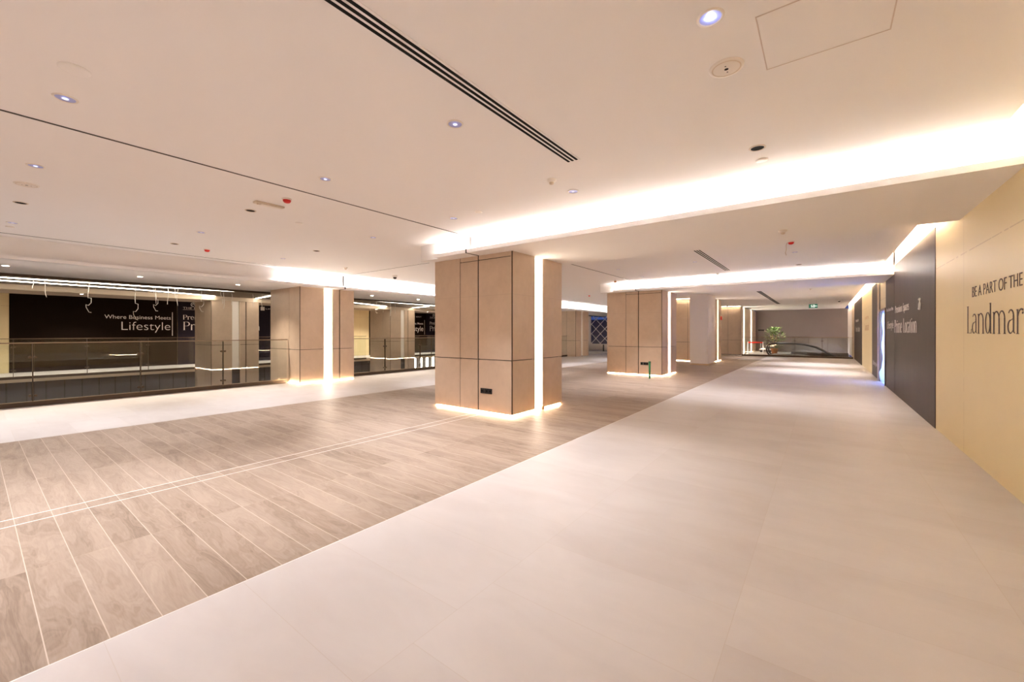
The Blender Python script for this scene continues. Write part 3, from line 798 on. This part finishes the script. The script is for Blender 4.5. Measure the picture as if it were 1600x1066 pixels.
def slot_vent(label, x0, y0, y1, n, w, gap):
    r = thing('slot_vent', label, 'vent', (x0, (y0 + y1) / 2, CZ))
    W = n * w + (n + 1) * gap
    boxes('frame', [(x0 - W / 2, x0 + W / 2, y0, y1, CZ - .004, CZ + .001)], M['ceiling'], r)
    for k in range(n):
        a = x0 - W / 2 + gap + k * (w + gap)
        boxes('slot', [(a, a + w, y0 + .01, y1 - .01, CZ - .0055, CZ - .0035)], M['black'], r)
    return r
slot_vent('long three slot black ceiling vent running over the camera side', -1.905, -1.5, 3.49, 3, .023, .019)
slot_vent('shorter slot vent in the second ceiling bay', -2.02, 8.75, 12.1, 3, .024, .022)
slot_vent('farthest slot vent over the end of the corridor', -2.06, 18.9, 28.1, 3, .045, .012)

def disc(name, label, cat, x, y, prof, mat, z=CZ, extra=None):
    r = thing(name, label, cat, (x, y, z))
    bm = bmesh.new(); lathe(bm, prof, cap1=True); obj('body', bm, mat, r)
    if extra: extra(r)
    return r
def sp_extra(r):
    for a, b, s in ((0, 0, .012), (.0, -.033, .005), (.0, .033, .005)):
        bm = bmesh.new(); lathe(bm, [(s, -.0125), (.0005, -.0130)], 16, (a, b), cap1=True); obj('port', bm, M['black'], r)
    bm = bmesh.new(); lathe(bm, [(.074, -.0095), (.078, -.012), (.082, -.0095)]); obj('rim', bm, M['beige'], r)
sp = [(.098, 0), (.096, -.007), (.084, -.009), (.05, -.0115), (.001, -.0125)]
disc('ceiling_speaker', 'round beige ceiling speaker below the brightest downlight', 'speaker', -.48, 2.83, sp, M['plastic'], extra=sp_extra)
disc('ceiling_speaker', 'round beige ceiling speaker at the left edge above a black downlight', 'speaker', -7.03, .39, sp, M['plastic'], extra=sp_extra)
flat = [(.05, 0), (.05, -.006), (.04, -.012), (.001, -.013)]
disc('cover_plate', 'small round white cover plate below the black downlight on the right', 'cover plate', -.47, 4.55, flat, M['aluminium'])
disc('cover_plate', 'round ceiling coloured cover plate at the upper left', 'cover plate', -3.72, .40, [(.075, 0), (.075, -.005), (.06, -.010), (.001, -.011)], M['ceiling'])
disc('cover_plate', 'tiny round cover plate before the cove near the nearest column', 'cover plate', -3.74, 4.19, flat, M['plastic'])
disc('cover_plate', 'tiny round cover plate at the left edge by the groove', 'cover plate', -10.04, .39, flat, M['plastic'])
disc('cover_plate', 'small white cover plate over the left walkway between two red beacons', 'cover plate', -6.25, 2.98, flat, M['aluminium'])
def sm_extra(r):
    bm = bmesh.new(); lathe(bm, [(.026, -.03), (.024, -.045), (.012, -.052), (.001, -.053)], cap1=True); obj('sensor', bm, M['beige'], r)
det = [(.05, 0), (.05, -.012), (.042, -.022), (.026, -.030), (.001, -.031)]
disc('smoke_detector', 'white smoke detector beyond the end of the long slot vent', 'smoke detector', -2.33, 3.78, det, M['aluminium'], extra=sm_extra)
disc('smoke_detector', 'small white smoke detector by the second slot vent', 'smoke detector', -2.33, 12.45, det, M['aluminium'], extra=sm_extra)
disc('smoke_detector', 'white smoke detector above the railing cove left of the dome camera', 'smoke detector', -9.61, 5.74, det, M['aluminium'], extra=sm_extra)
disc('smoke_detector', 'white smoke detector under the nearest beam', 'smoke detector', -.43, 6.5, det, M['plastic'], z=2.75, extra=sm_extra)
disc('smoke_detector', 'tiny smoke detector near the exit sign', 'smoke detector', -.40, 19.0, det, M['aluminium'], extra=sm_extra)
def red_dome(label, x, y):
    r = thing('fire_beacon', label, 'fire beacon', (x, y, CZ))
    bm = bmesh.new(); lathe(bm, [(.056, 0), (.056, -.012), (.05, -.016), (.001, -.0165)], cap1=True); obj('base', bm, M['plastic'], r)
    bm = bmesh.new(); lathe(bm, [(.046, -.017), (.043, -.035), (.032, -.048), (.018, -.054), (.001, -.055)], cap1=True); obj('dome', bm, M['red'], r)
    return r
red_dome('red domed fire beacon beside the dark joint of the left ceiling', -5.25, 2.36)
red_dome('smaller red domed fire beacon near the ceiling groove at left', -9.68, 2.84)
rb = red_dome('red fire beacon with a hanging wire in the second bay', -.47, 8.95)
bm = bmesh.new(); tube(bm, [(-.05, 0, -.005), (-.075, 0, -.06), (-.07, 0, -.13), (-.085, 0, -.2), (-.07, .01, -.24)], .006, 6); obj('wire', bm, M['beige'], rb)
red_dome('tiny red fire beacon in the distance left of the second column', -8.23, 16.5)
# emergency light plate
r = thing('emergency_light', 'beige surface mounted emergency light box beside a red beacon', 'emergency light', (-5.65, 2.32, CZ))
boxes('housing', [(-5.70, -5.60, 2.15, 2.49, CZ - .022, CZ)], M['beige'], r, .004)
boxes('lens', [(-5.685, -5.615, 2.22, 2.475, CZ - .032, CZ - .022)], M['plastic'], r, .004)
bm = bmesh.new(); lathe(bm, [(.012, -.023), (.010, -.036), (.001, -.037)], 16, (0, -.135), cap1=True); obj('knob', bm, M['beige'], r)
# dome camera
def dome_cam(label, x, y):
    r = thing('dome_camera', label, 'camera', (x, y, CZ))
    bm = bmesh.new(); lathe(bm, [(.072, 0), (.074, -.03), (.066, -.045), (.052, -.05), (.001, -.051)], cap1=True); obj('housing', bm, M['aluminium'], r)
    bm = bmesh.new(); lathe(bm, [(.05, -.051), (.047, -.075), (.036, -.092), (.018, -.102), (.001, -.104)], cap1=True); obj('dome', bm, M['blackp'], r)
dome_cam('white dome security camera above the railing cove', -9.85, 7.42)
dome_cam('distant dome security camera near the right end of the corridor', .62, 26.6)
dome_cam('small dome security camera just before the last clad core', -4.6, 27.4)
# sprinkler with orange cap
r = thing('sprinkler', 'sprinkler with an orange cap before the second beam cove', 'sprinkler', (-5.19, 12.2, CZ))
bm = bmesh.new(); lathe(bm, [(.04, 0), (.035, -.012), (.014, -.014), (.014, -.03), (.001, -.031)], cap1=True); obj('rosette', bm, M['plastic'], r)
bm = bmesh.new(); lathe(bm, [(.035, -.031), (.040, -.036), (.040, -.07), (.03, -.082), (.001, -.083)], cap1=True); obj('cap', bm, M['orange'], r)
# access hatch
r = thing('access_hatch', 'square access hatch outlined in the ceiling at upper right', 'hatch', (0, 2.74, CZ))
boxes('frame', [(-.285, -.279, 2.47, 3.01, CZ - .0022, CZ + .001), (.284, .29, 2.47, 3.01, CZ - .0022, CZ + .001), (-.279, .284, 2.47, 2.476, CZ - .0022, CZ + .001), (-.279, .284, 3.004, 3.01, CZ - .0022, CZ + .001)], M['hatch'], r)
boxes('door_leaf', [(-.276, .281, 2.479, 3.001, CZ - .0015, CZ + .001)], M['ceiling'], r)
# exit sign
r = thing('exit_sign', 'green exit sign hanging over the end of the corridor', 'exit sign', (-.42, 25.5, 2.62))
boxes('panel', [(-.60, -.24, 25.49, 25.51, 2.62, 2.82)], M['exitgreen'], r)
boxes('hanger', [(-.55, -.54, 25.495, 25.505, 2.82, CZ), (-.30, -.29, 25.495, 25.505, 2.82, CZ)], M['steel'], r)
boxes('arrow', [(-.345, -.26, 25.482, 25.49, 2.71, 2.73), (-.345, -.32, 25.482, 25.49, 2.69, 2.75)], M['exitwhite'], r)
boxes('running_figure', [(-.49, -.465, 25.482, 25.49, 2.76, 2.785), (-.50, -.465, 25.482, 25.49, 2.70, 2.755), (-.53, -.50, 25.482, 25.49, 2.735, 2.75), (-.465, -.43, 25.482, 25.49, 2.715, 2.73), (-.50, -.485, 25.482, 25.49, 2.65, 2.70), (-.47, -.44, 25.482, 25.49, 2.66, 2.70)], M['exitwhite'], r)
boxes('doorway_mark', [(-.415, -.37, 25.482, 25.49, 2.65, 2.79)], M['exitwhite'], r)

# ------------------------------------------------------------------ small things on columns and floor
def socket(label, x, y, z, right=False):
    r = thing('power_socket', label, 'socket', (x, y, z))
    boxes('socket_plate', [(x - .13, x - .045, y - .010, y, z - .045, z + .045)], M['blackp'], r, .003)
    boxes('socket_plate', [(x - .038, x + .13, y - .010, y, z - .045, z + .045)], M['blackp'], r, .003)
    for a in (-.105, .0, .075):
        boxes('switch', [(x + a, x + a + .03, y - .014, y - .010, z - .015, z + .015)], M['black'], r)
socket('black double power socket low on the nearest column', -4.66, 5.42, .385)
socket('black double power socket low on the second column', -4.66, 13.31, .385)
r = thing('green_stick', 'thin green upright stick standing before the second column', 'stick', (-4.22, 12.5, 0))
bm = bmesh.new(); tube(bm, [(0, 0, 0), (0, 0, .25), (0, 0, .49)], .028, 12); obj('rod', bm, M['green'], r)
bm = bmesh.new(); tube(bm, [(0, 0, .49), (0, 0, .52)], .034, 12); obj('cap', bm, M['green'], r)
bm = bmesh.new(); tube(bm, [(-.03, 0, 0), (-.01, 0, 0), (.01, 0, 0), (.03, 0, 0)], .036, 20)
o = obj('tape_roll', bm, M['tape']); o.location = (-4.07, 6.28, .037); tag(o, 'small round tan roll on the floor at the lit slot of the nearest column', 'roll')
bm = bmesh.new(); tube(bm, [(0, 0, 0), (0, 0, .25), (0, 0, .5)], .045, 14); lathe(bm, [(.09, .0), (.09, .012), (.045, .014)], 20)
o = obj('bollard', bm, M['blackp']); o.location = (-13.1, 28.6, 0); tag(o, 'short black bollard in front of the lattice window', 'bollard')
o = boxes('alarm_point', [(-4.10, -4.03, 22.55, 22.70, 2.02, 2.2)], M['red'], None, .005)
tag(o, 'small red alarm box on the half hidden column', 'alarm box')

# lattice window
w = struct(boxes('window_1', [(WX0, WX1, 30.24, 30.26, .50, 2.80)], M['glass']))
bm = bmesh.new()
def bar(x0, z0, x1, z1):
    d = Vector((x1 - x0, 0, z1 - z0)); L = d.length; d.normalize(); n_ = Vector((-d.z, 0, d.x)) * .022
    for yy in (0,):
        a, b = Vector((x0, 30.195, z0)), Vector((x1, 30.195, z1))
        q = [a - n_, b - n_, b + n_, a + n_]
        lo = [bm.verts.new(p) for p in q]; hi = [bm.verts.new(p + Vector((0, .03, 0))) for p in q]
        bm.faces.new(lo); bm.faces.new(hi)
        for k in range(4): bm.faces.new((lo[k], lo[(k + 1) % 4], hi[(k + 1) % 4], hi[k]))
P = .76
H0, H1 = .50, 2.80
for k in range(-6, 10):
    for s in (1, -1):
        x0 = (-14.9 if s > 0 else -13.3) + k * P
        # clip the 45 degree bar to the opening
        ta = max(0.0, (WX0 - x0) if s > 0 else (x0 - WX1)); tb = min(H1 - H0, (WX1 - x0) if s > 0 else (x0 - WX0))
        if tb - ta > .05:
            bar(x0 + s * ta, H0 + ta, x0 + s * tb, H0 + tb)
wl = obj('window_lattice', bm, M['white']); wl.parent = w
o = boxes('building', [(-34, -4, 48, 58, -6, 2.1), (-24, -17, 47.5, 50, 2.1, 3.0)], M['window'])
tag(o, 'dark building outside behind the white lattice window', 'building')

# ------------------------------------------------------------------ escalator, plant and barrier beyond the end railing
r = thing('escalator', 'escalator with black handrails going down behind the end railing', 'escalator', (-.9, 30.2, 0))
off = Vector((-.9, 30.2, 0))
def esc_path(h):
    P = []
    R = h / 2
    for k in range(9):
        a = math.radians(270 - 180 * k / 8); P.append((-2.55 + R * math.cos(a) * .7, h / 2 + R * math.sin(a)))
    P += [(-2.0, h), (-1.4, h)]
    for k in range(1, 7):
        t = k / 6; P.append((-1.4 + 1.1 * t, h - .22 * t * t))
    x, z = P[-1]
    for k in range(1, 12): P.append((x + .42 * k, z - .25 * k))
    return P
path = esc_path(.72)
for yy in (29.6, 30.8):
    bm = bmesh.new(); tube(bm, [Vector((x, yy, z)) - off for x, z in path], .045, 10); obj('handrail', bm, M['rubber'], r)
    bm = bmesh.new()
    top = [(x, z) for x, z in path[8:]]
    for (xa, za), (xb, zb_) in zip(top, top[1:]):
        ba, bb = za - .62, zb_ - .62
        vs_ = [bm.verts.new(Vector((x, yy + e, z)) - off) for e in (-.006, .006) for x, z in ((xa, ba), (xb, bb), (xb, zb_), (xa, za))]
        for f in ((0, 1, 2, 3), (7, 6, 5, 4), (0, 4, 5, 1), (3, 2, 6, 7)): bm.faces.new([vs_[i] for i in f])
    obj('balustrade_glass', bm, M['glass'], r)
    bm = bmesh.new(); base = [(x, z - .64) for x, z in path[8:]]
    for (xa, za), (xb, zb_) in zip(base, base[1:]):
        prism(bm, [(xa - off.x, za), (xb - off.x, zb_), (xb - off.x, zb_ - .35), (xa - off.x, za - .35)], 'y', yy - .09 - off.y, yy + .09 - off.y)
    obj('skirt', bm, M['steel'], r)
bm = bmesh.new()
x, z = -1.6, 0.0
for k in range(16):
    if k > 2: z -= .20
    box(bm, x - off.x, x + .36 - off.x, 29.7 - off.y, 30.7 - off.y, z - .25, z - .02); x += .34
obj('steps', bm, M['cladding'], r)
# plant
r = thing('potted_plant', 'leafy green plant in an orange pot beyond the end railing', 'plant', (-2.55, 31.6, 0))
bm = bmesh.new(); lathe(bm, [(.13, 0), (.2, .30), (.22, .36), (.19, .36), (.18, .30), (.001, .30)], 24, cap0=True); obj('pot', bm, M['orange'], r)
bm = bmesh.new(); random.seed(2)
for k in range(420):
    a = random.uniform(0, 2 * math.pi); rr = random.uniform(.05, .62) ; h = random.uniform(.35, 1.70)
    rr *= math.sin(math.pi * min(1, (h - .2) / 1.6)) * .8 + .25
    c = Vector((rr * math.cos(a), rr * math.sin(a), h)); d = Vector((math.cos(a), math.sin(a), random.uniform(-.4, .8))).normalized(); s = d.cross(Vector((0, 0, 1))).normalized()
    L, W = random.uniform(.16, .30), random.uniform(.035, .06)
    vv = [bm.verts.new(p) for p in (c, c + d * L * .5 + s * W, c + d * L, c + d * L * .5 - s * W)]
    bm.faces.new(vv)
fo = obj('foliage', bm, M['leaf'], r); fm = fo.modifiers.new('s', 'SOLIDIFY'); fm.thickness = .003
bm = bmesh.new()
for k in range(6):
    a = k * 1.05; tube(bm, [(0, 0, .3), (.08 * math.cos(a), .08 * math.sin(a), .7), (.25 * math.cos(a), .25 * math.sin(a), 1.3)], .012, 6)
obj('stem', bm, M['tape'], r)
# tape barrier
r = thing('barrier', 'white barrier posts with red tape beyond the end railing', 'barrier', (-3.5, 30.5, 0))
for x in (-3.92, -3.08):
    bm = bmesh.new(); lathe(bm, [(.13, .0), (.13, .02), (.022, .03), (.022, .80), (.001, .81)], 16, cap0=True)
    o = obj('post', bm, M['aluminium'], r); o.location = (x + 3.5, 0, 0)
boxes('tape', [(-3.92, -3.08, 30.495, 30.505, .72, .80)], M['red'], r)
# floor machine seen behind the barrier
r = thing('trolley', 'low grey trolley by the back wall behind the red tape', 'trolley', (-3.3, 34.2, 0))
boxes('platform', [(-3.65, -2.95, 33.9, 34.5, .16, .24)], M['aluminium'], r)
boxes('load', [(-3.6, -3.05, 33.95, 34.45, .24, .72)], M['cladding'], r, .05)
for x in (-3.55, -3.05):
    for y in (34.0, 34.4):
        bm = bmesh.new(); tube(bm, [(x + 3.3, y - 34.2 - .02, .08), (x + 3.3, y - 34.2 + .02, .08)], .08, 14); obj('wheel', bm, M['rubber'], r)
o = boxes('wall_sign', [(-3.95, -3.55, 35.98, 35.999, 1.52, 1.62)], M['blackp'])
tag(o, 'small dark sign strip high on the grey back wall', 'sign')
